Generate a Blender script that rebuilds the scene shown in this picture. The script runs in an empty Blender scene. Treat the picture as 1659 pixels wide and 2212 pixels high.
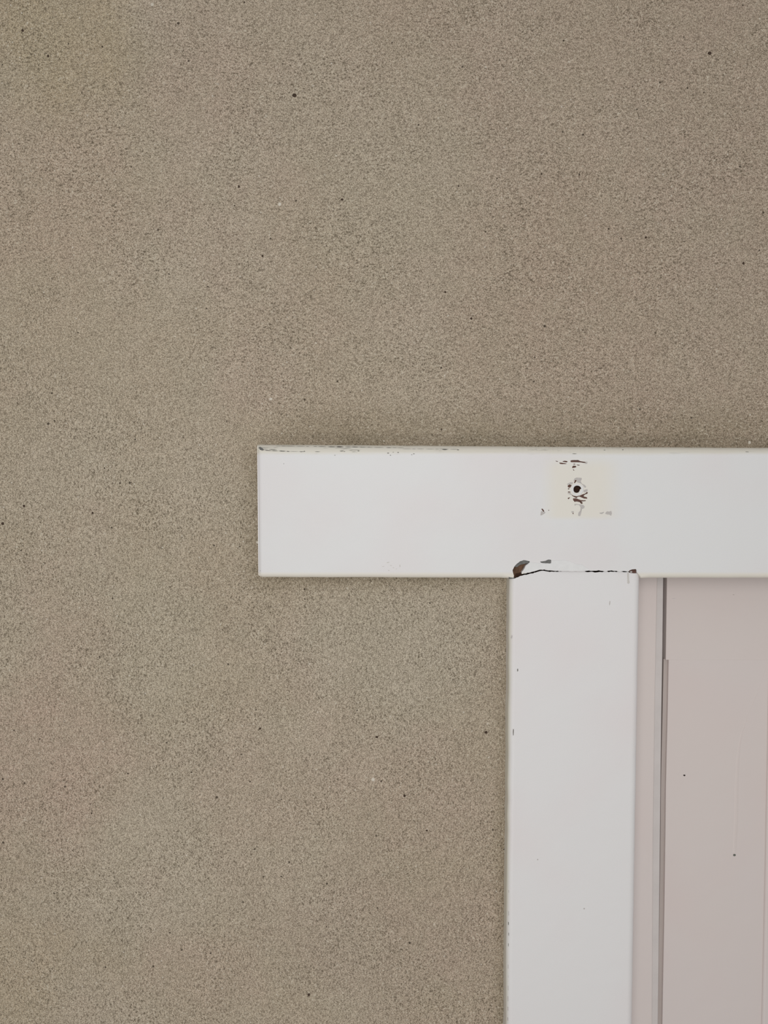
import bpy, bmesh, math, random
from mathutils import Vector

random.seed(11)
SC = bpy.context.scene
COL = SC.collection

# ------------------------------------------------------------------ camera
W, H, F = 1659.0, 2212.0, 1700.0          # picture size and focal length in pixels
CAM = Vector((0.0, -0.714, 1.85))
PITCH = math.radians(3.4)                 # looking slightly down
cd = bpy.data.cameras.new('camera')
cam = bpy.data.objects.new('camera', cd)
COL.objects.link(cam)
cam.location = CAM
cam.rotation_euler = (math.pi / 2 - PITCH, 0, 0)
cd.sensor_fit = 'HORIZONTAL'
cd.sensor_width = 36.0
cd.lens = 36.0 * F / W
cd.clip_start = 0.01
SC.camera = cam

# ------------------------------------------------------------------ world and light
wd = bpy.data.worlds.new('world')
SC.world = wd
wd.use_nodes = True
bg = wd.node_tree.nodes['Background']
bg.inputs['Color'].default_value = (1.0, 0.995, 0.985, 1)
bg.inputs['Strength'].default_value = 0.425

def area(name, loc, target, size, power, color=(1, 1, 1)):
    l = bpy.data.lights.new(name, 'AREA')
    l.shape = 'DISK'
    l.size = size
    l.energy = power
    l.color = color
    o = bpy.data.objects.new(name, l)
    COL.objects.link(o)
    o.location = loc
    o.rotation_euler = (Vector(target) - Vector(loc)).to_track_quat('-Z', 'Y').to_euler()
    return o

area('soft_key_light', (-0.04, -1.22, 1.98), (-0.02, 0.0, 1.88), 0.65, 4.95, (1.0, 1.0, 0.985))  # added soft key from an unseen source, sets the overall falloff
area('low_fill', (-0.25, -1.50, 0.80), (0.05, 0.0, 1.8), 0.5, 4.9, (1.0, 0.965, 0.93))  # added fill from below, source unseen; throws soft shade above the header

SC.view_settings.view_transform = 'Standard'
SC.view_settings.look = 'None'
SC.view_settings.gamma = 1
SC.view_settings.use_curve_mapping = False
SC.view_settings.exposure = 0.0

# ------------------------------------------------------------------ helpers
FWD = Vector((0, math.cos(PITCH), -math.sin(PITCH)))
UP = Vector((0, math.sin(PITCH), math.cos(PITCH)))
RIGHT = Vector((1, 0, 0))

def at(px, py, Y):
    """the point of the upright plane y = Y that the pixel shows, as (x, z)"""
    d = FWD * F + RIGHT * (px - W / 2) + UP * (H / 2 - py)
    p = CAM + d * ((Y - CAM.y) / d.y)
    return (p.x, p.z)

def lin(r, g, b):
    f = lambda c: ((c / 255 + 0.055) / 1.055) ** 2.4 if c > 10 else c / 255 / 12.92
    return (f(r), f(g), f(b), 1.0)

class Nodes:
    def __init__(s, name):
        s.m = bpy.data.materials.new(name)
        s.m.use_nodes = True
        s.t = s.m.node_tree
        s.b = s.t.nodes['Principled BSDF']
        s.co = s.t.nodes.new('ShaderNodeTexCoord').outputs['Object']
    def n(s, kind, **kw):
        x = s.t.nodes.new(kind)
        for k, v in kw.items():
            setattr(x, k, v)
        return x
    def put(s, sock, v):
        if isinstance(v, bpy.types.NodeSocket):
            s.t.links.new(v, sock)
        elif isinstance(v, (tuple, list)) and sock.type == 'RGBA' and len(v) == 3:
            sock.default_value = (*v, 1)
        else:
            sock.default_value = v
    def math(s, op, a, b=0.0, clamp=False):
        x = s.n('ShaderNodeMath', operation=op, use_clamp=clamp)
        s.put(x.inputs[0], a); s.put(x.inputs[1], b)
        return x.outputs[0]
    def ramp(s, v, lo, hi, a=0.0, b=1.0):
        x = s.n('ShaderNodeMapRange', interpolation_type='SMOOTHSTEP')
        s.put(x.inputs['Value'], v)
        x.inputs['From Min'].default_value = lo; x.inputs['From Max'].default_value = hi
        x.inputs['To Min'].default_value = a; x.inputs['To Max'].default_value = b
        return x.outputs['Result']
    def scaled(s, sx, sy, sz, off=(0, 0, 0), turn=0.0):
        x = s.n('ShaderNodeMapping')
        s.put(x.inputs['Vector'], s.co)
        x.inputs['Scale'].default_value = (sx, sy, sz)
        x.inputs['Location'].default_value = off
        if turn:
            y = s.n('ShaderNodeMapping')
            s.put(y.inputs['Vector'], x.outputs['Vector'])
            y.inputs['Rotation'].default_value = (0.4, turn, 0.3)
            return y.outputs['Vector']
        return x.outputs['Vector']
    def noise(s, scale, detail=2.0, rough=0.5, vec=None):
        x = s.n('ShaderNodeTexNoise')
        s.put(x.inputs['Vector'], vec if vec is not None else s.co)
        x.inputs['Scale'].default_value = scale
        x.inputs['Detail'].default_value = detail
        x.inputs['Roughness'].default_value = rough
        return x.outputs['Fac']
    def mix(s, fac, a, b, blend='MIX'):
        x = s.n('ShaderNodeMix', data_type='RGBA', blend_type=blend)
        s.put(x.inputs['Factor'], fac); s.put(x.inputs['A'], a); s.put(x.inputs['B'], b)
        return [o for o in x.outputs if o.type == 'RGBA'][0]
    def mixf(s, fac, a, b):
        x = s.n('ShaderNodeMix', data_type='FLOAT')
        s.put(x.inputs[0], fac); s.put(x.inputs[2], a); s.put(x.inputs[3], b)
        return x.outputs[0]
    def xyz(s):
        x = s.n('ShaderNodeSeparateXYZ')
        s.put(x.inputs[0], s.co)
        return x.outputs[0], x.outputs[1], x.outputs[2]
    def bump(s, h, dist, strength=1.0, normal=None):
        x = s.n('ShaderNodeBump')
        x.inputs['Strength'].default_value = strength
        x.inputs['Distance'].default_value = dist
        s.put(x.inputs['Height'], h)
        if normal is not None:
            s.put(x.inputs['Normal'], normal)
        return x.outputs['Normal']
    def done(s, color, rough=0.6, normal=None, spec=0.3):
        s.put(s.b.inputs['Base Color'], color)
        s.put(s.b.inputs['Roughness'], rough)
        s.b.inputs['Specular IOR Level'].default_value = spec
        if normal is not None:
            s.put(s.b.inputs['Normal'], normal)
        return s.m

# ------------------------------------------------------------------ materials
FX = at(1094, 1700, 0)[0]                 # left side of the jamb on the wall
FZ = at(800, 1249, 0)[1]                  # underside of the header
FT = at(900, 961, 0)[1]                   # top of the header
FL = at(557, 1100, 0)[0]                  # left end of the header

def wall_material():
    k = Nodes('sand_coated_plaster')
    x, y, z = k.xyz()
    # colour drifts of the coat
    big = k.noise(5.0, 3, 0.55)
    big2 = k.noise(7.0, 3, 0.55, k.scaled(1, 1, 1, (3.7, 1.1, 9.2)))
    base = k.mix(k.ramp(big, 0.36, 0.66), (0.410, 0.342, 0.262), (0.436, 0.376, 0.300))
    base = k.mix(k.ramp(big2, 0.48, 0.68, 0.0, 0.6), base, (0.440, 0.352, 0.285))
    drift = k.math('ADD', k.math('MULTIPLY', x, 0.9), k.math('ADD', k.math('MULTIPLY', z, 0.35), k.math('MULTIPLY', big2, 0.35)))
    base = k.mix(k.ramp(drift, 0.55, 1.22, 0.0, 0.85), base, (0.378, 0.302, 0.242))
    # broad discoloured patches of the coat
    warp = k.math('MULTIPLY', k.math('SUBTRACT', k.noise(11, 3, 0.6, k.scaled(1, 1, 1, (8, 3, 2))), 0.5), 0.20)
    def patchy(px, py, r, col, amt):
        global_x, global_z = at(px, py, 0)
        dx = k.math('SUBTRACT', x, global_x); dz = k.math('SUBTRACT', z, global_z)
        d = k.math('SQRT', k.math('ADD', k.math('MULTIPLY', dx, dx), k.math('MULTIPLY', dz, dz)))
        return k.mix(k.ramp(k.math('ADD', d, warp), r * 0.00042, r * 0.00042 * 0.25, 0.0, amt), base, col)
    for args in [(70, 1640, 330, (0.435, 0.335, 0.270), 0.75), (90, 420, 300, (0.425, 0.332, 0.262), 0.6), (560, 1720, 260, (0.42, 0.335, 0.268), 0.5),
                 (330, 1380, 260, (0.425, 0.382, 0.300), 0.5), (880, 1410, 260, (0.420, 0.372, 0.298), 0.6), (840, 400, 300, (0.405, 0.355, 0.278), 0.5),
                 (90, 60, 260, (0.395, 0.328, 0.215), 0.5), (0, 2130, 220, (0.42, 0.34, 0.24), 0.5), (1200, 620, 360, (0.385, 0.305, 0.240), 0.6), (800, 2030, 300, (0.395, 0.318, 0.256), 0.6)]:
        base = patchy(*args)
    mot = k.noise(26.0, 3, 0.6)
    base = k.mix(k.ramp(mot, 0.35, 0.68, 0.0, 0.30), base, (0.365, 0.318, 0.242))
    # grains of sand: fine noise, drawn out by the trowel: sideways above, upright to the left and below
    g0 = k.noise(700, 2, 0.65, k.scaled(1, 1, 1, (0, 0, 0), 0.7))
    gh = k.noise(640, 2, 0.6, k.scaled(0.5, 1, 1, (0, 0, 0), 0.6))
    gv = k.noise(640, 2, 0.6, k.scaled(1, 1, 0.5, (0.3, 0, 0.2), 0.9))
    side = k.ramp(k.math('ADD', k.math('MULTIPLY', x, 0.55), z), 1.70, 1.94)     # 1 above and right, 0 left and below
    stroke = k.mixf(side, gv, gh)
    rough_zone = k.ramp(k.noise(14, 2, 0.5, k.scaled(1, 1, 1, (5, 2, 1))), 0.36, 0.64)
    grain = k.mixf(0.40, g0, stroke)
    fine = k.mixf(0.20, k.noise(1250, 1, 0.5, k.scaled(1, 1, 1, (2, 5, 2), 0.8)), stroke)
    base = k.mix(1.0, base, k.mix(k.ramp(fine, 0.30, 0.70), (0.56, 0.54, 0.51), (1.48, 1.50, 1.52)), 'MULTIPLY')
    # grime along the frame, with the header's upward shadow painted in above it
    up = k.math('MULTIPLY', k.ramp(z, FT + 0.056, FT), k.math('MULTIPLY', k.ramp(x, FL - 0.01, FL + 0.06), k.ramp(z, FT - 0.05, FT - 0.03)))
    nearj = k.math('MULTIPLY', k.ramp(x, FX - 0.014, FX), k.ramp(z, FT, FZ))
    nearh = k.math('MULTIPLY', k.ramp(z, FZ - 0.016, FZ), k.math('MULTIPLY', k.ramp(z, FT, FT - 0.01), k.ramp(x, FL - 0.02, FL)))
    grime_shade = k.math('MAXIMUM', k.math('MULTIPLY', up, 0.9), k.math('MAXIMUM', k.math('MULTIPLY', nearj, 0.9), k.math('MULTIPLY', nearh, 0.8)))
    grime_shade = k.math('MULTIPLY', grime_shade, k.ramp(k.noise(38, 3, 0.6, k.scaled(0.6, 1, 1, (4, 1, 8))), 0.30, 0.66, 0.5, 1.0))
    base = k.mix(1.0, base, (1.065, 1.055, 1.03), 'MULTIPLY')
    base = k.mix(k.math('MULTIPLY', grime_shade, 0.58), base, (0.235, 0.192, 0.125))
    rough_zone = k.math('MAXIMUM', rough_zone, grime_shade)
    dark = k.ramp(grain, 0.485, 0.35)
    darkamt = k.mixf(rough_zone, 0.40, 0.85)
    c = k.mix(k.math('MULTIPLY', dark, darkamt), base, (0.115, 0.092, 0.062))
    lightg = k.ramp(k.mixf(0.2, g0, stroke), 0.565, 0.66)
    c = k.mix(k.math('MULTIPLY', lightg, k.mixf(rough_zone, 0.55, 0.85)), c, (0.66, 0.60, 0.49))
    midg = k.noise(330, 2, 0.6, k.scaled(1, 1, 1, (1, 7, 3)))
    c = k.mix(k.ramp(midg, 0.50, 0.74, 0.0, 0.20), c, (0.25, 0.208, 0.152))
    # scattered dark pits and pale stones
    def dots(scale, size, keep, off):
        v = k.n('ShaderNodeTexVoronoi', feature='F1')
        k.put(v.inputs['Vector'], k.scaled(1, 1, 1, off))
        v.inputs['Scale'].default_value = scale
        sep = k.n('ShaderNodeSeparateColor')
        k.put(sep.inputs[0], v.outputs['Color'])
        on = k.math('GREATER_THAN', sep.outputs[0], keep)
        sz = k.math('MULTIPLY', k.ramp(sep.outputs[1], 0, 1, 0.5, 1.0), size * scale)
        edge = k.math('SUBTRACT', sz, v.outputs['Distance'])
        return k.math('MULTIPLY', k.ramp(edge, 0.0, 0.35 * size * scale), on)
    pits = k.math('MAXIMUM', dots(34, 0.00125, 0.45, (0, 0, 0)), dots(85, 0.00095, 0.35, (2, 1, 5)))
    c = k.mix(k.math('MULTIPLY', pits, 0.85), c, (0.055, 0.040, 0.027))
    stones = k.math('MAXIMUM', dots(15, 0.0017, 0.80, (7, 1, 2)), dots(120, 0.00085, 0.45, (4, 4, 1)))
    c = k.mix(k.math('MULTIPLY', stones, 0.70), c, (0.72, 0.67, 0.58))
    h = k.math('ADD', k.math('MULTIPLY', grain, 1.0), k.math('MULTIPLY', midg, 0.8))
    h = k.math('SUBTRACT', h, k.math('MULTIPLY', pits, 0.5))
    wav = k.noise(9, 2, 0.5)
    nb = k.bump(wav, 0.012, 0.35)
    nb = k.bump(h, 0.0016, 0.9, nb)
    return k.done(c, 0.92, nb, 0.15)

def paint_material(name, color, kind):
    """white brushed paint; each board carries its own dirt"""
    k = Nodes(name)
    x, y, z = k.xyz()
    soft = k.noise(7, 2, 0.5)
    tint = tuple(a * b for a, b in zip(color, (1.0, 0.965, 0.965)))
    c = k.mix(k.ramp(soft, 0.42, 0.66), color, tint)
    speck = k.noise(1500, 1, 0.5)
    c = k.mix(k.ramp(speck, 0.35, 0.7, 0.0, 0.05), c, (0.45, 0.42, 0.38))
    if kind == 'header':
        # origin at the top left corner of the board's front
        worn = k.ramp(k.math('ADD', z, k.math('MULTIPLY', k.noise(60, 2, 0.5, k.scaled(0.3, 1, 1)), 0.003)), -0.0085, -0.0045)
        c = k.mix(k.math('MULTIPLY', worn, 0.75), c, (0.72, 0.675, 0.57))
        worn_low = k.ramp(z, -0.1122, -0.1152)
        c = k.mix(k.math('MULTIPLY', worn_low, 0.7), c, (0.79, 0.735, 0.63))
        st = k.noise(420, 3, 0.65, k.scaled(0.10, 1, 1))
        near = k.math('MULTIPLY', worn, k.ramp(x, 0.46, 0.02, 0.25, 1.0))
        streak = k.math('MULTIPLY', k.ramp(st, 0.60, 0.70), near)
        c = k.mix(k.math('MULTIPLY', streak, 0.6), c, (0.10, 0.09, 0.075))
        # yellowed rectangle where a fitting was once fixed
        rx = k.math('MULTIPLY', k.ramp(x, 0.246, 0.266), k.ramp(x, 0.326, 0.300))
        rz = k.math('MULTIPLY', k.ramp(z, -0.068, -0.062), k.ramp(z, -0.006, -0.022))
        c = k.mix(k.math('MULTIPLY', k.math('MULTIPLY', rx, rz), 0.66), c, (0.80, 0.75, 0.65))
    if kind == 'jamb':
        # origin at the top left corner; greenish dirt along the side next to the wall
        side = k.ramp(x, 0.0030, -0.0015)
        side = k.math('MULTIPLY', side, k.ramp(k.noise(60, 3, 0.6, k.scaled(1, 1, 0.12)), 0.30, 0.62, 0.45, 1.0))
        c = k.mix(k.math('MULTIPLY', side, 0.75), c, (0.70, 0.68, 0.56))
    if kind == 'door':
        c = k.mix(k.ramp(k.noise(4, 2, 0.5, k.scaled(1, 1, 1, (3, 3, 3))), 0.4, 0.65, 0.0, 0.6), c, (0.71, 0.638, 0.608))
    h = k.math('ADD', k.noise(45, 2, 0.5), k.math('MULTIPLY', k.noise(700, 2, 0.5), 0.02))
    nb = k.bump(h, 0.0012, 0.35)
    return k.done(c, 0.42, nb, 0.30)

def plain_material(name, color, var=0.25, scale=300, rough=0.7, stretch=(1, 1, 1)):
    k = Nodes(name)
    f = k.noise(scale, 3, 0.6, k.scaled(*stretch))
    c = k.mix(k.ramp(f, 0.3, 0.7), tuple(v * (1 - var) for v in color[:3]), tuple(min(1, v * (1 + var)) for v in color[:3]))
    return k.done(c, rough, k.bump(f, 0.0004, 0.6), 0.2)

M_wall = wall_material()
M_header = paint_material('white_header_paint', (0.785, 0.785, 0.788), 'header')
M_jamb = paint_material('white_jamb_paint', (0.795, 0.782, 0.785), 'jamb')
M_door = paint_material('white_door_paint', (0.715, 0.645, 0.625), 'door')
M_white = plain_material('white_paint', (0.785, 0.782, 0.78), 0.02, 200, 0.45)
M_wood = plain_material('bare_brown_wood', lin(98, 72, 64), 0.35, 260, 0.75, (0.2, 1, 1))
M_deep = plain_material('aged_brown_wood', lin(98, 74, 58), 0.4, 220, 0.8, (1, 1, 0.4))
M_dark = plain_material('dark_hollow_wood', lin(62, 42, 32), 0.4, 300, 0.85)
M_primer = plain_material('grey_undercoat', lin(192, 187, 184), 0.05, 400, 0.6)
M_faint = plain_material('faint_grey_scuff', lin(206, 202, 197), 0.05, 900, 0.6)
M_lip = plain_material('grey_door_edge', lin(188, 177, 172), 0.08, 60, 0.6, (1, 1, 0.1))  # grey carries the recess shade of the sunk door edge
M_step = plain_material('greyish_rebate_paint', (0.64, 0.595, 0.58), 0.03, 40, 0.5)
M_slate = plain_material('slate_grey_undercoat', lin(112, 112, 110), 0.25, 400, 0.6)
M_smudge = plain_material('grey_smudge', lin(120, 118, 112), 0.25, 900, 0.7)
M_black = plain_material('black_speck', lin(62, 55, 52), 0.2, 600, 0.7)
M_floor = plain_material('concrete_floor', (0.36, 0.34, 0.31), 0.2, 8, 0.8)
M_seam = plain_material('shadow_gap_wood', lin(120, 108, 100), 0.3, 200, 0.85, (1, 1, 0.1))

# ------------------------------------------------------------------ mesh builders
def wobble(pts, step=30.0, amp=0.35):
    """pixel outline with its long sides broken up and made slightly uneven, as hand-planed boards are"""
    out = []
    n = len(pts)
    for i in range(n):
        a, b = pts[i], pts[(i + 1) % n]
        L = math.hypot(b[0] - a[0], b[1] - a[1])
        out.append(a)
        m = int(L // step)
        for j in range(1, m):
            t = j / m
            out.append((a[0] + (b[0] - a[0]) * t + random.uniform(-amp, amp) * (abs(b[1] - a[1]) > abs(b[0] - a[0])),
                        a[1] + (b[1] - a[1]) * t + random.uniform(-amp, amp) * (abs(b[0] - a[0]) >= abs(b[1] - a[1]))))
    return out

def prism(pts, y0, y1):
    """bmesh of an upright slab: outline pts (x, z), front at y0, back at y1"""
    bm = bmesh.new()
    area2 = sum(pts[i][0] * pts[(i + 1) % len(pts)][1] - pts[(i + 1) % len(pts)][0] * pts[i][1] for i in range(len(pts)))
    if area2 < 0:
        pts = pts[::-1]
    fr = [bm.verts.new((x, y0, z)) for x, z in pts]
    bk = [bm.verts.new((x, y1, z)) for x, z in pts]
    bm.faces.new(fr)
    bm.faces.new(bk[::-1])
    n = len(pts)
    for i in range(n):
        j = (i + 1) % n
        bm.faces.new((fr[j], fr[i], bk[i], bk[j]))
    bm.normal_update()
    return bm, fr

def link(name, bm, mat, parent=None, origin=None):
    if origin is not None:
        bmesh.ops.translate(bm, verts=bm.verts, vec=-Vector(origin))
    me = bpy.data.meshes.new(name)
    bm.to_mesh(me)
    bm.free()
    me.materials.append(mat)
    o = bpy.data.objects.new(name, me)
    COL.objects.link(o)
    if origin is not None:
        o.location = origin
    if parent is not None:
        o.parent = parent
        o.location = o.location - parent.location
    return o

def structure(o, label, cat):
    o['kind'] = 'structure'
    o['label'] = label
    o['category'] = cat
    return o

def board(name, px, Y0, Y1, mat, weights, parent=None, extra=None, cutters=(), bevel=0.004, segs=6, origin_px=None):
    """a board: pixel outline on its front plane Y0, weight of the rounding of every side, recesses cut out of it"""
    pts = [at(p[0], p[1], Y0) for p in px]
    bm, fr = prism(pts, Y0, Y1)
    lay = bm.edges.layers.float.new('bevel_weight_edge')
    bm.verts.ensure_lookup_table()
    frs = set(fr)
    for e in bm.edges:
        if e.verts[0] in frs and e.verts[1] in frs:
            a, b = e.verts[0].co, e.verts[1].co
            e[lay] = weights((a + b) / 2, (b - a))
    oxz = at(*origin_px, Y0) if origin_px else pts[0]
    o = link(name, bm, mat, None, (oxz[0], Y0, oxz[1]))
    bv = o.modifiers.new('round', 'BEVEL')
    bv.limit_method = 'WEIGHT'
    bv.width = bevel
    bv.segments = segs
    bv.use_clamp_overlap = False
    cut = []
    for pts_c, depth in cutters:
        cb, _ = prism([at(p[0], p[1], Y0) for p in pts_c], Y0 - 0.004, Y0 + depth)
        co = link('recess', cb, mat)
        cut.append(co)
        bo = o.modifiers.new('recess', 'BOOLEAN')
        bo.operation = 'DIFFERENCE'
        bo.solver = 'EXACT'
        bo.object = co
    dg = bpy.context.evaluated_depsgraph_get()
    me = bpy.data.meshes.new_from_object(o.evaluated_get(dg))
    o.modifiers.clear()
    old = o.data
    o.data = me
    bpy.data.meshes.remove(old)
    me.name = name
    for c in cut:
        m = c.data
        bpy.data.objects.remove(c)
        bpy.data.meshes.remove(m)
    if parent is not None:
        o.parent = parent
        o.location = o.location - parent.location
    return o

def patch(name, px, Y0, Y1, mat, parent, label=None, grow=1.0):
    cx = sum(p[0] for p in px) / len(px); cy = sum(p[1] for p in px) / len(px)
    pts = [at(cx + (p[0] - cx) * grow, cy + (p[1] - cy) * grow, Y0) for p in px]
    bm, _ = prism(pts, Y0, Y1)
    o = link(name, bm, mat, None, (pts[0][0], Y0, pts[0][1]))
    o.parent = parent
    o.location = o.location - parent.location
    if label:
        o['label'] = label
    return o

def box(name, x0, x1, y0, y1, z0, z1, mat, parent=None):
    bm, _ = prism([(x0, z0), (x1, z0), (x1, z1), (x0, z1)], y0, y1)
    return link(name, bm, mat, parent, (x0, y0, z0) if parent is None else None)

# ------------------------------------------------------------------ depths (metres, wall face at 0)
Y_HEAD = -0.0200
Y_JAMB = -0.0185
Y_STOP = 0.0260
Y_STEP = 0.0290
Y_DOOR = 0.0320

# ------------------------------------------------------------------ wall and floor
xj = at(1180, 1500, 0)[0]                 # the opening starts behind the jamb
xr = xj + 0.86
zh = at(1180, 1180, 0)[1]                 # and below the header
wall_pts = [(-2.2, 0), (xj, 0), (xj, zh), (xr, zh), (xr, 0), (2.6, 0), (2.6, 2.75), (-2.2, 2.75)]
bm, _ = prism(wall_pts, 0.0, 0.12)
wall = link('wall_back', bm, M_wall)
structure(wall, 'beige sand-textured plaster wall around the white door frame', 'wall')
def pebble(name, px, py, r, mat, flat):
    bm = bmesh.new()
    bmesh.ops.create_icosphere(bm, subdivisions=2, radius=1.0)
    rnd = random.Random(int(px * 3 + py))
    x, z = at(px, py, 0)
    a, b = r * 0.00042 * rnd.uniform(0.8, 1.15), r * 0.00042 * rnd.uniform(0.8, 1.15)
    for v in bm.verts:
        f = 1 + rnd.uniform(-0.13, 0.13)
        v.co = Vector((v.co.x * a * f, v.co.y * flat, v.co.z * b * f))
    me = bpy.data.meshes.new(name)
    bm.to_mesh(me)
    bm.free()
    me.materials.append(mat)
    o = bpy.data.objects.new(name, me)
    COL.objects.link(o)
    o.location = (x, 0.0, z)
    o.parent = wall
    return o
M_pebble = plain_material('pale_pebble', lin(214, 206, 192), 0.08, 900, 0.7)
M_grit = plain_material('dark_grit', lin(70, 56, 46), 0.3, 900, 0.8)
for (px, py, r) in [(604, 441, 3.6), (585, 862, 3.6), (806, 1684, 4.2), (1619, 956, 3.6), (556, 1172, 2.6), (775, 1230, 2.4)]:
    pebble('pale_pebble', px, py, r, M_pebble, 0.0006)
for (px, py, r) in [(636, 206, 4.6), (1533, 115, 3.8), (667, 2149, 3.4), (1050, 1582, 3.2), (814, 1592, 3.0), (874, 1719, 2.8), (52, 1093, 2.8), (200, 1108, 2.6), (6, 1131, 3.0), (49, 66, 3.2), (516, 403, 2.6),
                    (567, 553, 2.6), (739, 431, 2.6), (922, 1794, 2.6), (1395, 513, 2.8), (1606, 569, 2.6), (1018, 688, 2.6), (962, 631, 2.4), (104, 121, 2.8), (562, 1574, 2.6)]:
    pebble('dark_grit', px, py, r, M_grit, 0.0003)
fl = box('floor', -2.2, 2.6, -2.6, 0.30, -0.05, 0.0, M_floor)
structure(fl, 'plain grey concrete floor below the wall', 'floor')

# ------------------------------------------------------------------ header board
def Zp(x, y):                             # close-up of the screw hole
    return (1140 + x / 7.541, 960 + y / 7.541)
def Zc(x, y):                             # close-up of the joint
    return (1060 + x / 4.1475, 1180 + y / 4.1475)

crack_top = [Zc(*p) for p in [(212, 283), (246, 264), (280, 250), (330, 238), (380, 228), (440, 211), (480, 209), (530, 217), (600, 220),
             (640, 225.3), (700, 225), (760, 226.3), (840, 224.5), (858, 221), (880, 218), (930, 220), (965, 216), (1000, 221), (1018, 225), (1040, 224.6), (1055, 220), (1085, 217),
             (1125, 221), (1140, 226), (1172, 226), (1190, 223), (1205, 224), (1228, 227), (1240, 225), (1290, 230), (1315, 240)]]
def interp(poly, t):
    if t <= poly[0][0]:
        return poly[0][1]
    for (a, b) in zip(poly, poly[1:]):
        if t <= b[0]:
            return a[1] + (b[1] - a[1]) * (t - a[0]) / max(1e-12, b[0] - a[0])
    return poly[-1][1]
def world(poly, Y):
    return [at(p[0], p[1], Y) for p in poly]
def quarter(r, n):
    out = []
    for i in range(n + 1):
        t = math.pi / 2 * i / n                       # 0 at the side, 90 degrees on the face
        out.append((r * (1 - math.cos(t)), r * (1 - math.sin(t))))
    return out

def loft(rows, name, mat, origin, strips=False):
    """closed body from rows of points (all rows the same count, both ends capped)"""
    bm = bmesh.new()
    vs = [[bm.verts.new(p) for p in row] for row in rows]
    n = len(rows[0])
    for a, b in zip(vs, vs[1:]):
        for i in range(n):
            j = (i + 1) % n
            bm.faces.new((a[i], a[j], b[j], b[i]))
    if strips:                                        # front and back columns match: caps of quads
        for row in (vs[0], vs[-1]):
            for i in range(n // 2 - 1):
                bm.faces.new((row[i], row[i + 1], row[n - 2 - i], row[n - 1 - i]))
    else:
        bm.faces.new(vs[0][::-1])
        bm.faces.new(vs[-1])
    bmesh.ops.recalc_face_normals(bm, faces=bm.faces)
    return link(name, bm, mat, None, origin)

def carve(o, cutters, Y0):
    """recesses cut into the front of a body, each (pixel outline, depth)"""
    cut = []
    for pts_c, depth in cutters:
        cb, _ = prism([at(p[0], p[1], Y0) for p in pts_c], Y0 - 0.004, Y0 + depth)
        co = link('recess', cb, M_white)
        cut.append(co)
        bo = o.modifiers.new('recess', 'BOOLEAN')
        bo.operation = 'DIFFERENCE'
        bo.solver = 'EXACT'
        bo.object = co
    dg = bpy.context.evaluated_depsgraph_get()
    me = bpy.data.meshes.new_from_object(o.evaluated_get(dg))
    o.modifiers.clear()
    nm = o.name
    old = o.data
    o.data = me
    bpy.data.meshes.remove(old)
    me.name = nm
    for c in cut:
        m = c.data
        bpy.data.objects.remove(c)
        bpy.data.meshes.remove(m)

def broken(poly, seed, sign):
    rnd = random.Random(seed)
    out = []
    for (a, b) in zip(poly, poly[1:]):
        out.append(a)
        n = int((b[0] - a[0]) // 2.6)
        for j in range(1, n):
            t = j / n
            out.append((a[0] + (b[0] - a[0]) * t, a[1] + (b[1] - a[1]) * t + sign * rnd.uniform(-0.15, 0.85)))
    out.append(poly[-1])
    return out
crack_top = broken(crack_top[:10], 4, 1) + broken(crack_top[10:], 6, 1)
def header_body():
    top = world([(557, 960), (780, 961.3), (1000, 963), (1300, 965.2), (1659, 967), (3350, 977)], Y_HEAD)
    bot = world([(557, 1248), (820, 1248.6), (1085, 1249.6), (1100, 1249.6)] + crack_top + [(1321, 1249.5 - 10), (1386, 1249.4)][1:] + [(1659, 1249.6), (3350, 1250)], Y_HEAD)
    bot.sort(key=lambda p: p[0])
    x0 = at(557.6, 1100, Y_HEAD)[0]
    x1 = xr + 0.34
    xs = [x0 + d for d in (0, 0.0002, 0.0005, 0.0010, 0.0016, 0.0024, 0.0032)]
    x = x0 + 0.012
    while x < x1:
        xs.append(x); x += 0.012
    xs += [p[0] for p in bot if p[0] < x1] + [x1]
    xs = sorted(xs)
    xs = [v for i, v in enumerate(xs) if i == 0 or v - xs[i - 1] > 0.00012]
    ca, cb = at(1106, 1245, Y_HEAD)[0], at(1380, 1245, Y_HEAD)[0]
    rows = []
    rnd = random.Random(3)
    for x in xs:
        d = x - x0
        push = 0.0
        re = 0.0032
        if d < re:
            push = re - math.sqrt(max(0.0, re * re - (re - d) ** 2))
        zt = interp(top, x) + rnd.uniform(-0.00014, 0.00014)
        inside = ca < x < cb
        zb = interp(bot, x) + (0 if inside else rnd.uniform(-0.0001, 0.0001))
        if d < 0.004:
            zb += 0.0012 * (1 - d / 0.004) ** 2
        rt = 0.0074
        rb = 0.0004 if inside else 0.0042
        if ca - 0.006 < x <= ca:
            rb = 0.0042 - 0.0030 * (x - ca + 0.006) / 0.006
        if cb <= x < cb + 0.006:
            rb = 0.0012 + 0.0030 * (x - cb) / 0.006
        P = [(0.0, zt)] + [(Y_HEAD + dep, zt - ins) for ins, dep in quarter(rt, 10)]
        P += [(Y_HEAD + dep, zb + ins) for ins, dep in quarter(rb, 7)[::-1]] + [(0.0, zb)]
        rows.append([(x, min(0.0, max(y, Y_HEAD + push)), z) for y, z in P])
    return loft(rows, 'trim_1', M_header, (x0, Y_HEAD, at(557, 960, Y_HEAD)[1]))

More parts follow.
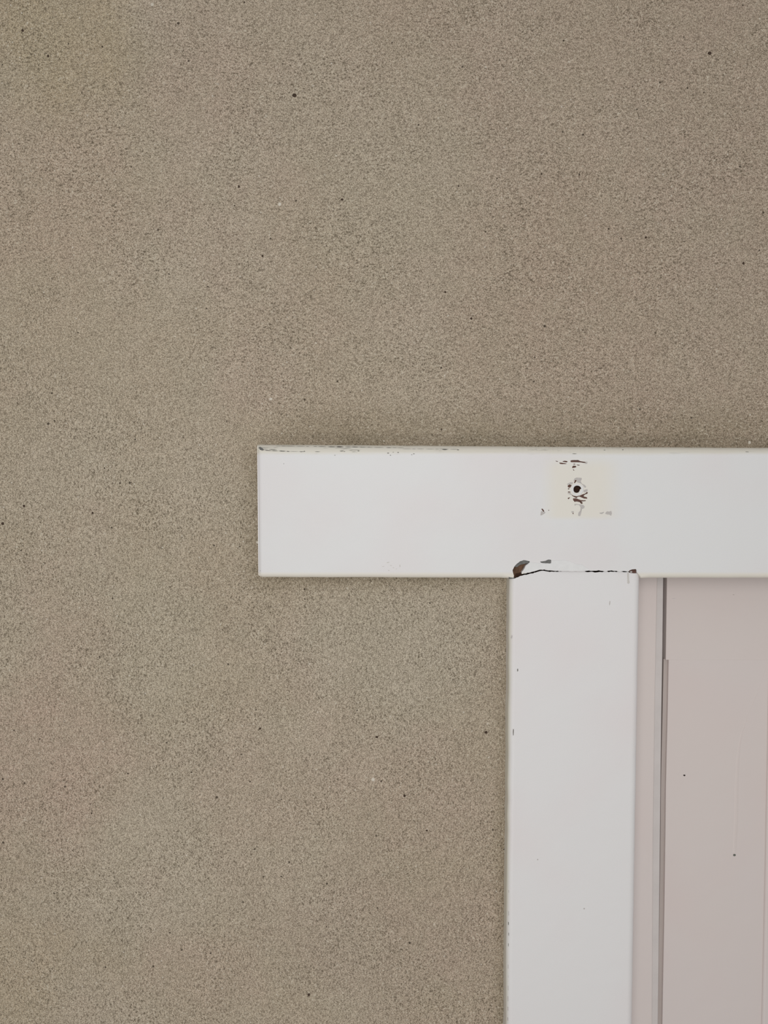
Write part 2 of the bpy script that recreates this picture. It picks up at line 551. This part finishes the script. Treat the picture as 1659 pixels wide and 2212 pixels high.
brown = {
    'bar': [(695, 265), (720, 255), (830, 255), (850, 272), (940, 285), (952, 295), (920, 304), (870, 294), (800, 291), (700, 291)],
    'left': [(560, 275), (600, 265), (640, 270), (652, 285), (630, 293), (590, 286)],
    'under': [(508, 295), (550, 297), (600, 305), (642, 315), (600, 321), (530, 319)],
    'dot': [(450, 264), (490, 271), (496, 283), (460, 277)],
    'tri': [(722, 365), (745, 345), (785, 350), (792, 370), (755, 382), (725, 385)],
    'flat': [(788, 328), (850, 333), (842, 346), (810, 341)],
    'flat2': [(733, 318), (770, 316), (780, 328), (745, 328)],
    'tail': [(733, 400), (752, 410), (760, 432), (746, 424)],
    'ring_left': [(648, 672), (680, 650), (715, 663), (708, 685), (690, 706), (655, 700)],
    'ring_left_low': [(650, 718), (686, 714), (672, 733), (656, 733)],
    'ring_left_dash': [(650, 768), (690, 767), (702, 783), (660, 786)],
    'above': [(765, 580), (796, 577), (794, 600), (772, 628), (750, 632), (763, 605)],
    'curl': [(708, 808), (745, 836), (800, 846), (850, 832), (885, 815), (935, 800), (962, 774), (980, 780), (975, 802), (928, 818), (908, 845), (965, 862),
             (972, 885), (920, 883), (870, 862), (838, 848), (806, 858), (803, 870), (785, 871), (750, 855), (722, 836)],
    'claw': [(735, 880), (790, 876), (830, 895), (870, 908), (945, 911), (947, 924), (900, 926), (872, 932), (898, 950), (886, 972), (862, 963), (850, 942), (800, 930), (760, 936), (742, 912)],
    'small_left': [(653, 870), (685, 861), (691, 870), (673, 880), (670, 893), (651, 886)],
    'corner': [(219, 1050), (240, 1044), (266, 1075), (271, 1101), (254, 1098), (238, 1076)],
    'bit': [(333, 1066), (351, 1068), (346, 1081), (336, 1078)],
    'bit2': [(727, 1113), (746, 1113), (746, 1136), (734, 1136)],
}
grey = [
    [(755, 560), (790, 540), (880, 545), (880, 570), (862, 600), (882, 640), (930, 660), (952, 690), (945, 706), (918, 700), (890, 655), (850, 630), (802, 618), (800, 590), (796, 572), (764, 576), (752, 606), (746, 600)],
    [(640, 642), (700, 615), (742, 618), (732, 640), (722, 658), (680, 645), (650, 664)],
    [(912, 742), (975, 727), (976, 760), (956, 772), (920, 785), (908, 765)],
    [(760, 968), (840, 975), (900, 985), (930, 1010), (920, 1040), (886, 1050), (870, 1120), (856, 1166), (820, 1166), (826, 1110), (856, 1080), (861, 1030), (840, 992), (800, 980), (765, 1002)],
    [(214, 1092), (236, 1082), (252, 1104), (290, 1098), (282, 1120), (240, 1150), (205, 1160)],
    [(1165, 1115), (1200, 1110), (1246, 1094), (1240, 1115), (1210, 1136), (1180, 1131)],
    [(1270, 1110), (1290, 1090), (1330, 1095), (1360, 1080), (1372, 1130), (1356, 1166), (1330, 1142), (1290, 1141), (1262, 1130)],
    [(708, 1090), (750, 1088), (756, 1108), (726, 1108), (716, 1120)],
    [(642, 786), (664, 792), (700, 790), (712, 815), (700, 822), (660, 805)],
    [(955, 272), (972, 285), (968, 318), (930, 316), (925, 306), (956, 296)],
]
def ragged(pts, amp=0.16):
    """a traced outline with its corners worn off and a broken edge"""
    out = []
    n = len(pts)
    for i in range(n):
        a, b = pts[i], pts[(i + 1) % n]
        L = math.hypot(b[0] - a[0], b[1] - a[1])
        for t in ((0.2, 0.8) if L < 3 else (0.14, 0.38, 0.62, 0.86)):
            out.append((a[0] + (b[0] - a[0]) * t + random.uniform(-amp, amp) * min(1, L / 2), a[1] + (b[1] - a[1]) * t + random.uniform(-amp, amp) * min(1, L / 2)))
    return out
brown = {key: ragged([Zp(*q) for q in v]) for key, v in brown.items()}
grey = [ragged([Zp(*q) for q in v]) for v in grey]
HOLE = Zp(806, 737)
def circle(c, r, n=28, sq=1.0):
    return [(c[0] + r * math.cos(2 * math.pi * i / n), c[1] + r * sq * math.sin(2 * math.pi * i / n)) for i in range(n)]
hole_px = [Zp(*p) for p in [(742, 735), (744, 700), (765, 675), (800, 664), (850, 668), (885, 682), (905, 702), (898, 722), (870, 722), (852, 734), (845, 760), (826, 784), (795, 790), (765, 782), (748, 760)]]

big_chip = ragged([Zc(*p) for p in [(195, 215), (212, 182), (230, 160), (262, 135), (300, 124), (352, 134), (344, 150), (312, 176), (300, 205), (276, 234), (282, 262), (240, 275), (205, 285), (208, 262), (200, 240)]], 0.22)
side_chip = ragged([Zc(*p) for p in [(440, 137), (490, 131), (515, 119), (543, 121), (541, 153), (500, 153), (455, 151)]], 0.22)
end_chip = ragged([Zc(*p) for p in [(1238, 217), (1268, 207), (1305, 205), (1310, 240), (1290, 246), (1248, 236)]], 0.22)

cutters = []
for v in brown.values():
    cutters.append((v, 0.0006))
for v in grey:
    cutters.append((v, 0.0002))
cutters.append((hole_px, 0.014))
cutters.append((big_chip, 0.0060))
cutters.append((side_chip, 0.0007))
cutters.append((end_chip, 0.0030))

header = header_body()
carve(header, cutters, Y_HEAD)
structure(header, 'white painted header board on the plaster wall, with chipped screw hole', 'door frame')

CHIP = 'dark brown wood where the white paint has flaked off'
for v in brown.values():
    patch('bare_wood', v, Y_HEAD + 0.00045, Y_HEAD + 0.0015, M_wood, header, CHIP, 1.03)
for v in grey:
    patch('undercoat', v, Y_HEAD + 0.00012, Y_HEAD + 0.0010, M_primer, header, 'pale grey undercoat showing through', 1.02)
# screw hole: deep bore with a paint rim round it
patch('screw_hole', hole_px, Y_HEAD + 0.0050, Y_HEAD + 0.0139, M_dark, header, 'deep dark brown screw hole', 1.06)
bore = [(p[0], p[1]) for p in hole_px]
bm = bmesh.new()
rings = []
for (g, y) in ((1.10, Y_HEAD + 0.0006), (1.0, Y_HEAD + 0.0009), (0.96, Y_HEAD + 0.0053)):
    cx = sum(p[0] for p in bore) / len(bore); cy = sum(p[1] for p in bore) / len(bore)
    rings.append([bm.verts.new((lambda q: (q[0], y, q[1]))(at(cx + (p[0] - cx) * g, cy + (p[1] - cy) * g, Y_HEAD))) for p in bore])
for r in range(2):
    for i in range(len(bore)):
        j = (i + 1) % len(bore)
        bm.faces.new((rings[r][i], rings[r][j], rings[r + 1][j], rings[r + 1][i]))
bmesh.ops.recalc_face_normals(bm, faces=bm.faces)
oo = link('bore_lining', bm, M_wood, header, (0, 0, 0))
# rim
def ring_mesh(c, r, tube, Y, squash=0.45, n=40, m=10, gap=None):
    bm = bmesh.new()
    x0, z0 = at(c[0], c[1], Y)
    s = abs(at(c[0] + 1, c[1], Y)[0] - x0)
    vs = []
    for i in range(n):
        a = 2 * math.pi * i / n
        rr = r * (1 + 0.035 * math.sin(3 * a + 0.6))
        tt = tube * (1 + 0.18 * math.sin(2 * a + 2.0))
        ring = []
        for j in range(m):
            b = 2 * math.pi * j / m
            q = rr + tt * math.cos(b)
            ring.append(bm.verts.new((x0 + s * q * math.cos(a), Y - s * tt * squash * math.sin(b), z0 + s * q * math.sin(a))))
        vs.append(ring)
    for i in range(n):
        for j in range(m):
            i2, j2 = (i + 1) % n, (j + 1) % m
            f = bm.faces.new((vs[i][j], vs[i2][j], vs[i2][j2], vs[i][j2]))
            f.smooth = True
    bmesh.ops.recalc_face_normals(bm, faces=bm.faces)
    return bm
rim = link('hole_rim', ring_mesh(HOLE, 10.9, 2.4, Y_HEAD + 0.0001), M_white, header, (0, 0, 0))
rim['label'] = 'raised white paint rim round the screw hole'
# joint chips
patch('bare_wood', big_chip, Y_HEAD + 0.0048, Y_HEAD + 0.0075, M_deep, header, 'brown wood in the broken corner at the joint', 1.02)
ledge = [Zc(*p) for p in [(214, 184), (230, 160), (262, 135), (300, 124), (352, 134), (335, 150), (300, 158), (262, 166), (236, 186)]]
patch('undercoat', ledge, Y_HEAD + 0.0012, Y_HEAD + 0.0044, M_slate, header, 'slate grey paint edge in the broken corner', 1.02)
patch('bare_wood', side_chip, Y_HEAD + 0.0005, Y_HEAD + 0.0015, M_slate, header, 'grey brown chip beside the broken corner', 1.03)
patch('bare_wood', end_chip, Y_HEAD + 0.0020, Y_HEAD + 0.0040, M_wood, header, 'small brown chip at the right end of the joint', 1.03)
flake_in = [Zc(*p) for p in [(1248, 226), (1262, 222), (1270, 230), (1260, 237), (1250, 235)]]
patch('paint_flake', flake_in, Y_HEAD + 0.0012, Y_HEAD + 0.0021, M_primer, header)
patch('bare_wood', ragged([Zc(*p) for p in [(158, 277), (180, 268), (204, 272), (214, 284), (196, 291), (170, 289)]], 0.3), Y_HEAD + 0.0004, Y_HEAD + 0.0040, M_slate, header, 'crumbled grey paint at the corner of the joint')
patch('bare_wood', [Zc(*p) for p in [(222, 246), (250, 240), (277, 232), (284, 262), (244, 272), (214, 270)]], Y_HEAD + 0.0044, Y_HEAD + 0.0049, M_dark, header, 'near black patch at the foot of the broken corner')  # dark patch at the foot of the chip
# lifted flake of paint above the joint
flake = [Zc(*p) for p in [(300, 236), (312, 190), (352, 142), (440, 154), (500, 156), (546, 155), (548, 128), (640, 124), (700, 131), (762, 160), (815, 165), (850, 185), (888, 216), (850, 219), (700, 220), (600, 218), (530, 214), (480, 207), (440, 208), (380, 225), (330, 235)]]
patch('paint_flake', flake, Y_HEAD - 0.0004, Y_HEAD + 0.0004, M_white, header, 'lifted flake of white paint above the joint')
# dirt marks on the header
def marks(list_px, Y, mat, parent, name='scuff_mark', t=0.00012):
    for pts in list_px:
        patch(name, pts, Y - t, Y + 0.0003, mat, parent)
def dash(x, y, l, h, slant=0.0):
    return [(x, y), (x + l * 0.3, y - h * 0.5 + slant * 0.3), (x + l * 0.7, y - h * 0.4 + slant * 0.7), (x + l, y + slant), (x + l * 0.6, y + h * 0.5 + slant * 0.6), (x + l * 0.25, y + h * 0.45 + slant * 0.25)]
# on the rounded upper edge: every corner of a mark lies on the curve
def pix(x, z, Y):
    """the pixel that shows a point"""
    d = Vector((x, Y, z)) - CAM
    k = F / d.dot(FWD)
    return (W / 2 + d.dot(RIGHT) * k, H / 2 - d.dot(UP) * k)
HEAD_TOP = world([(557, 960), (780, 961.3), (1000, 963), (1300, 965.2), (1659, 967), (3350, 977)], Y_HEAD)
def on_edge(px, py, r=0.0074):
    lo, hi = 0.0, math.pi / 2
    for _ in range(24):
        t = (lo + hi) / 2
        y = Y_HEAD + r * (1 - math.sin(t))
        x = at(px, py, y)[0]
        z = interp(HEAD_TOP, x) - r * (1 - math.cos(t))
        if pix(x, z, y)[1] < py:
            lo = t
        else:
            hi = t
    y = Y_HEAD + r * (1 - math.sin(lo))
    x, z = at(px, py, y)
    if lo > math.pi / 2 - 0.001:
        y = Y_HEAD
    return x, y, z
def edge_mark(pts, mat):
    bm = bmesh.new()
    P = [on_edge(*q) for q in pts]
    fr = [bm.verts.new((x, y - 0.00022, z + 0.0001)) for x, y, z in P]
    bk = [bm.verts.new((x, y + 0.0006, z)) for x, y, z in P]
    n = len(P)
    bm.faces.new(fr)
    bm.faces.new(bk[::-1])
    for i in range(n):
        j = (i + 1) % n
        bm.faces.new((fr[j], fr[i], bk[i], bk[j]))
    bmesh.ops.recalc_face_normals(bm, faces=bm.faces)
    o = link('scuff_mark', bm, mat, None, P[0])
    o.parent = header
    o.location = o.location - header.location
def streak(x, y, l, h, s):
    """a ragged thin line drawn along the edge, in pieces"""
    rnd = random.Random(int(x * 7 + y))
    q = x
    while q < x + l:
        w = min(rnd.uniform(7, 22), x + l - q + 2)
        f = (q - x) / l
        yy = y + s * f + rnd.uniform(-0.25, 0.25)
        edge_mark(dash(q, yy, w, h * rnd.uniform(0.6, 1.1) * (1 - 0.5 * abs(2 * f - 1)), s * w / l), M_smudge if rnd.random() < 0.7 else M_black)
        q += w * rnd.uniform(0.85, 1.25)
for (x, y, l, h, s) in [(677, 964.6, 120, 1.9, 1.6), (790, 966.2, 80, 1.1, 1.4), (596, 963.6, 70, 0.8, 1.0), (562, 972.2, 62, 2.2, 3.2), (566, 970.5, 30, 1.6, 1.0), (626, 975.2, 32, 1.0, 0.4),
                        (870, 969.5, 120, 0.7, 1.0)]:
    streak(x, y, l, h, s)
edge_mark([(559, 966), (563, 965.5), (568, 969), (570, 972.5), (566, 973.6), (561, 971)], M_slate)
for (x, y, l, h, s) in [(648, 976.0, 6, 1.4, 0), (656, 975.2, 3, 1.8, 0), (680, 976, 12, 1.0, 0), (722, 983.5, 3, 1, 0), (734, 975, 8, 1.2, 0), (772, 974.2, 5, 1.6, 0), (742, 975.6, 4, 1, 0), (836, 979, 5, 1.8, 0), (842, 983.6, 3, 1.4, 0),
                        (858, 977.6, 4, 1.6, 0), (848, 977, 3, 1, 0), (892, 980.5, 4, 1.4, 0), (888, 982.5, 3, 1.0, 0), (955, 971.3, 12, 1.8, 0.2), (987, 972, 5, 1.5, 0), (1236, 980.2, 10, 1.1, 0.1), (1344, 971.7, 3, 1.8, 0),
                        (1304, 972.3, 4, 1.0, 0), (1610, 976, 8, 1.0, 0.4), (612, 1002, 2, 1, 0)]:
    edge_mark(dash(x, y, l, h, s), M_smudge)
marks([dash(835, 1216, 7, 1.6, -2), dash(848, 1226, 4, 1.2, 1), dash(863, 1222, 2, 6, 1), dash(838, 1232, 4, 1.6, 1), dash(825, 1224, 6, 1.0, -1), dash(842, 1221, 5, 1, 1), dash(855, 1229, 3, 1, 0)], Y_HEAD, M_faint, header)
marks([dash(561.5, 1233, 4, 1.6, 0), dash(1061, 1221, 5, 1.5, 0)], Y_HEAD + 0.0006, M_smudge, header)

# ------------------------------------------------------------------ jamb
crack_low = [Zc(*p) for p in [(172, 297), (190, 293), (215, 290), (246, 277), (280, 264), (330, 253), (380, 243), (440, 223), (480, 221), (530, 230), (600, 229), (640, 225.5), (700, 225.2), (760, 226.5), (840, 225),
             (862, 232), (915, 230), (930, 235), (1000, 232), (1018, 225.2), (1040, 225), (1058, 232), (1085, 228), (1125, 231), (1140, 226.2), (1172, 226.2), (1190, 232), (1215, 232), (1228, 227.2),
             (1246, 238), (1290, 243), (1312, 240), (1322, 246), (1334, 256), (1345, 280)]]
zfloor = 0.0
def lx(y):
    return 1101.5 - (y - 1250) * 0.0082
def jamb_body():
    rnd = random.Random(8)
    cl = world(broken(crack_low[:12], 5, -1) + broken(crack_low[12:-6], 7, -1) + crack_low[-6:], Y_JAMB)
    lw = sorted([at(lx(y) , y, Y_JAMB)[::-1] for y in range(1240, 2300, 50)])
    rw = sorted([at(1384.5 - (y - 1250) * 0.0166, y, Y_JAMB)[::-1] for y in range(1240, 2300, 50)])
    za = at(1240, 1276, Y_JAMB)[1]
    zs = [0.0, 0.4, 0.8, 1.1, 1.25]
    z = 1.28
    while z < za - 0.004:
        zs.append(z); z += 0.014
    zs.append(za)
    rl, rr = 0.0050, 0.0062
    xL, xR = interp(lw, za), interp(rw, za)
    face = [p[0] for p in cl if xL + rl + 0.0006 < p[0] < xR - rr - 0.0006]
    fr = [(v - xL) / (xR - xL) for v in face]
    rows = []
    for z in zs + [None]:
        zz = za if z is None else z
        a = interp(lw, zz) + (rnd.uniform(-0.00035, 0.00035) if 1.28 < zz < za else 0)
        b = interp(rw, zz) + (rnd.uniform(-0.0001, 0.0001) if 1.28 < zz < za else 0)
        P = [(a + i, Y_JAMB + d) for i, d in quarter(rl, 7)] + [(a + f * (b - a), Y_JAMB) for f in fr]
        P += [(b - i, Y_JAMB + d) for i, d in quarter(rr, 8)[::-1]]
        P = P + [(x, 0.055) for x, y in P[::-1]]
        if z is None:
            rows.append([(x, y, interp(cl, x)) for x, y in P])
        else:
            rows.append([(x, y, z) for x, y in P])
    o = at(1104, 1250, Y_JAMB)
    return loft(rows, 'trim_2', M_jamb, (o[0], Y_JAMB, o[1]), True)
jamb = jamb_body()
def bare_faces(o, test):
    """sawn faces inside the joint are unpainted wood"""
    o.data.materials.append(M_dark)
    k = len(o.data.materials) - 1
    for f in o.data.polygons:
        c = f.center + o.location
        if test(f.normal, c):
            f.material_index = k
_zj = at(1240, 1258, Y_JAMB)[1]
_xa, _xb = at(1106, 1245, Y_HEAD)[0], at(1377, 1245, Y_HEAD)[0]
bare_faces(jamb, lambda n, c: n.z > 0.3 and c.z > _zj)
bare_faces(header, lambda n, c: n.z < -0.3 and c.z < _zj + 0.02 and _xa < c.x < _xb and c.y > Y_HEAD + 0.0006)
structure(jamb, 'white painted upright jamb below the header board, left of the door', 'door frame')
tenon = patch('tenon', [(1108, 1225), (1378, 1225), (1378, 1256), (1108, 1256)], Y_JAMB + 0.0075, Y_JAMB + 0.0150, M_dark, jamb, 'dark wood inside the open joint')
marks([dash(1104, 1378, 3, 6, -4), dash(1316, 1305, 2.5, 9, -5), dash(1107.5, 1582, 1.6, 13, -3), dash(1160, 1857, 3, 3, 0), dash(1260, 1963, 4, 3, 0)], Y_JAMB, M_primer, jamb)
marks([[(1117, 1446), (1119, 1444), (1119.5, 1449), (1117.5, 1451)], [(1108.5, 1576), (1110, 1575), (1109.6, 1588), (1108.4, 1589)]], Y_JAMB, M_smudge, jamb)
marks([[(1105.2, 2193), (1107.5, 2190), (1109, 2195), (1106.5, 2197)]], Y_JAMB + 0.0003, M_smudge, jamb)
for y in range(1900, 2212, 23):
    if random.random() < 0.75:
        l = random.uniform(3, 11)
        x = lx(y) + 3.5 + random.uniform(-0.6, 0.6)
        patch('scuff_mark', [(x - 0.7, y), (x + 0.7, y + 0.5), (x + 0.5, y + l), (x - 0.6, y + l - 0.5)], Y_JAMB + 0.0010, Y_JAMB + 0.0035, M_smudge if 1990 < y < 2040 else M_primer, jamb)
# stained run under the end chip
patch('paint_run', [Zc(*p) for p in [(1224, 238), (1238, 238), (1240, 300), (1246, 325), (1234, 338), (1226, 330)]], Y_JAMB - 0.0003, Y_JAMB + 0.0003, M_faint, jamb, 'short grey run under the joint')

# matching jamb on the door's other side
dx = (xr - 0.03) - xj
j2 = bpy.data.objects.new('trim_3', jamb.data)
COL.objects.link(j2)
j2.location = jamb.location + Vector((dx - 0.03, 0, 0))
structure(j2, 'matching white jamb at the other side of the door', 'door frame')

# ------------------------------------------------------------------ door stop and door
def strip(name, edge, Y0, Y1, left_px, mat, bevel, parent=None, top=1225):
    px = [(left_px, top)] + [(edge[0][0], top)] + edge
    xe = at(edge[-1][0], edge[-1][1], Y0)[0]
    xl_ = at(left_px, 2240, Y0)[0]
    px = px + [pix(xe, 0.0, Y0), pix(xl_, 0.0, Y0)]
    xmid = (xe + xl_) / 2
    return board(name, px, Y0, Y1, mat, lambda m, d: 1.0 if (m.x > xmid and abs(d.z) > abs(d.x)) else 0.0, bevel=bevel, segs=4, parent=parent)
stop = strip('trim_4', [(1420, 1250), (1417, 1400), (1414.5, 1530), (1411, 1800), (1408.5, 2240)], Y_STOP, 0.075, 1345, M_door, 0.0008)
structure(stop, 'narrow white door stop strip recessed between the jamb and the door', 'door frame')
step = strip('rebate', [(1433.0, 1250), (1430.8, 1430), (1428.9, 1540), (1427, 1700), (1425, 1900), (1421, 2240)], Y_STEP, 0.074, 1380, M_step, 0.0006, parent=stop)

door = bpy.data.objects.new('door_1', None)
COL.objects.link(door)
dxl = at(1441, 1425, Y_DOOR)[0]
door.location = (dxl, Y_DOOR, 0.0)
structure(door, 'white painted door recessed in the frame, with a dark gap along its edge', 'door')
door_r = xr - 0.062
z_rail = at(1440, 1425.3, Y_DOOR)[1]
z_dtop = zh + 0.005
def slab(name, pts, y0, y1, mat, parent, wfun, bevel, segs=4):
    px = [pix(x, z, y0) for x, z in pts]
    return board(name, px, y0, y1, mat, wfun, parent=parent, bevel=bevel, segs=segs)
# top rail, its left end on the gap
rl = at(1440.3, 1250, Y_DOOR)[0]
rl2 = at(1438.2, 1425, Y_DOOR)[0]
slab('top_rail', [(rl, z_dtop), (rl2, z_rail), (door_r, z_rail), (door_r, z_dtop)], Y_DOOR, Y_DOOR + 0.03, M_door, door,
     lambda m, d: 0.35 if (m.x < rl + 0.004 and abs(d.z) > abs(d.x)) else 0.0, 0.0022)
# stile below it with a chamfered edge
st_edge = [(1436.4, 1425.35), (1434.2, 1540), (1430.5, 1700), (1429.5, 1800), (1428.2, 1900), (1426.8, 2000), (1424.5, 2120), (1422.5, 2240)]
st = [at(x, y, Y_DOOR) for x, y in st_edge]
b_edge = [(1660, 1425.35), (1657, 1600), (1652, 1850), (1648, 2040), (1643.5, 2240)]
bt = [at(x, y, Y_DOOR) for x, y in b_edge]
slab('edge_lip', st + [(st[-1][0] + 0.012, 0.012)] + [(x + 0.012, z) for x, z in st[::-1]], Y_DOOR + 0.0035, Y_DOOR + 0.03, M_lip, door, lambda m, d: 0.0, 0.001)
st = [(x + 0.0036, z) for x, z in st]
slab('stile', st + [(st[-1][0], 0.012), (bt[-1][0] + 0.03, 0.012)] + [(x + 0.03, z) for x, z in bt[::-1]], Y_DOOR, Y_DOOR + 0.029, M_door, door,
     lambda m, d: 1.0 if (m.x < st[0][0] + 0.004 and abs(d.z) > abs(d.x)) else 0.0, 0.0008, 2)
# raised panel at the right, past the stile
slab('raised_panel', bt + [(bt[-1][0], 0.05), (door_r - 0.14, 0.05), (door_r - 0.14, bt[0][1])], Y_DOOR - 0.0028, Y_DOOR + 0.02, M_door, door,
     lambda m, d: 1.0, 0.0022, 3)
slab('stile', [(door_r - 0.17, 0.012), (door_r, 0.012), (door_r, z_rail), (door_r - 0.17, z_rail)], Y_DOOR, Y_DOOR + 0.03, M_door, door, lambda m, d: 0.05, 0.003)
# wood seen down the gap
box('gap_wood', at(1410, 1500, Y_DOOR)[0] - door.location.x, 0.02, 0.030, 0.036, 0.012, z_dtop, M_seam, door)
# small marks on the door
def dpatch(name, px, mat, t=0.0002, label=None):
    return patch(name, px, Y_DOOR - t, Y_DOOR + 0.0004, mat, door, label)
dpatch('speck', [(1475.6, 1674.5), (1478, 1673.3), (1480.6, 1674), (1480.4, 1676.2), (1477.6, 1676.8)], M_black, label='small dark speck on the door')
dpatch('speck', dash(1583, 1284.8, 4, 1.2, 0.3), M_lip)
dpatch('speck', dash(1452, 1293, 8, 0.8, -0.5), M_step)
# run of paint ending in a drop
run = [(1657, 1436), (1648, 1462), (1634, 1500), (1621, 1530), (1614, 1545), (1612, 1556), (1603, 1580), (1597, 1610), (1594, 1640), (1591, 1700), (1590.5, 1760), (1588.5, 1800), (1587, 1830), (1586.6, 1842)]
wid = [0.5, 1.0, 1.2, 1.2, 1.2, 1.4, 2.0, 2.8, 3.6, 4.0, 4.2, 4.2, 4.0, 3.4]
bm = bmesh.new()
prev = None
for (p, w) in zip(run, wid):
    x, z = at(p[0], p[1], Y_DOOR)
    r = w * 0.00043
    ringv = [bm.verts.new((x + r * math.cos(a), Y_DOOR - 0.13 * r * math.sin(a) + 0.00002, z)) for a in [math.pi * i / 6 for i in range(7)]]
    if prev:
        for i in range(6):
            f = bm.faces.new((prev[i], prev[i + 1], ringv[i + 1], ringv[i]))
            f.smooth = True
    prev = ringv
bmesh.ops.recalc_face_normals(bm, faces=bm.faces)
o = link('paint_run', bm, M_door, door, (0, 0, 0))
o['label'] = 'long thin run of paint ending in a dark drop'
bm = bmesh.new()
bmesh.ops.create_uvsphere(bm, u_segments=14, v_segments=10, radius=1.0)
x, z = at(1586.4, 1847, Y_DOOR)
for v in bm.verts:
    v.co = Vector((x + v.co.x * 0.0013, Y_DOOR + v.co.y * 0.0008, z + v.co.z * 0.0011))
for f in bm.faces:
    f.smooth = True
o = link('paint_drop', bm, plain_material('greenish_grey_drop', lin(104, 108, 100), 0.3, 700, 0.4), door, (0, 0, 0))
o['label'] = 'dark greenish drop at the end of the run'
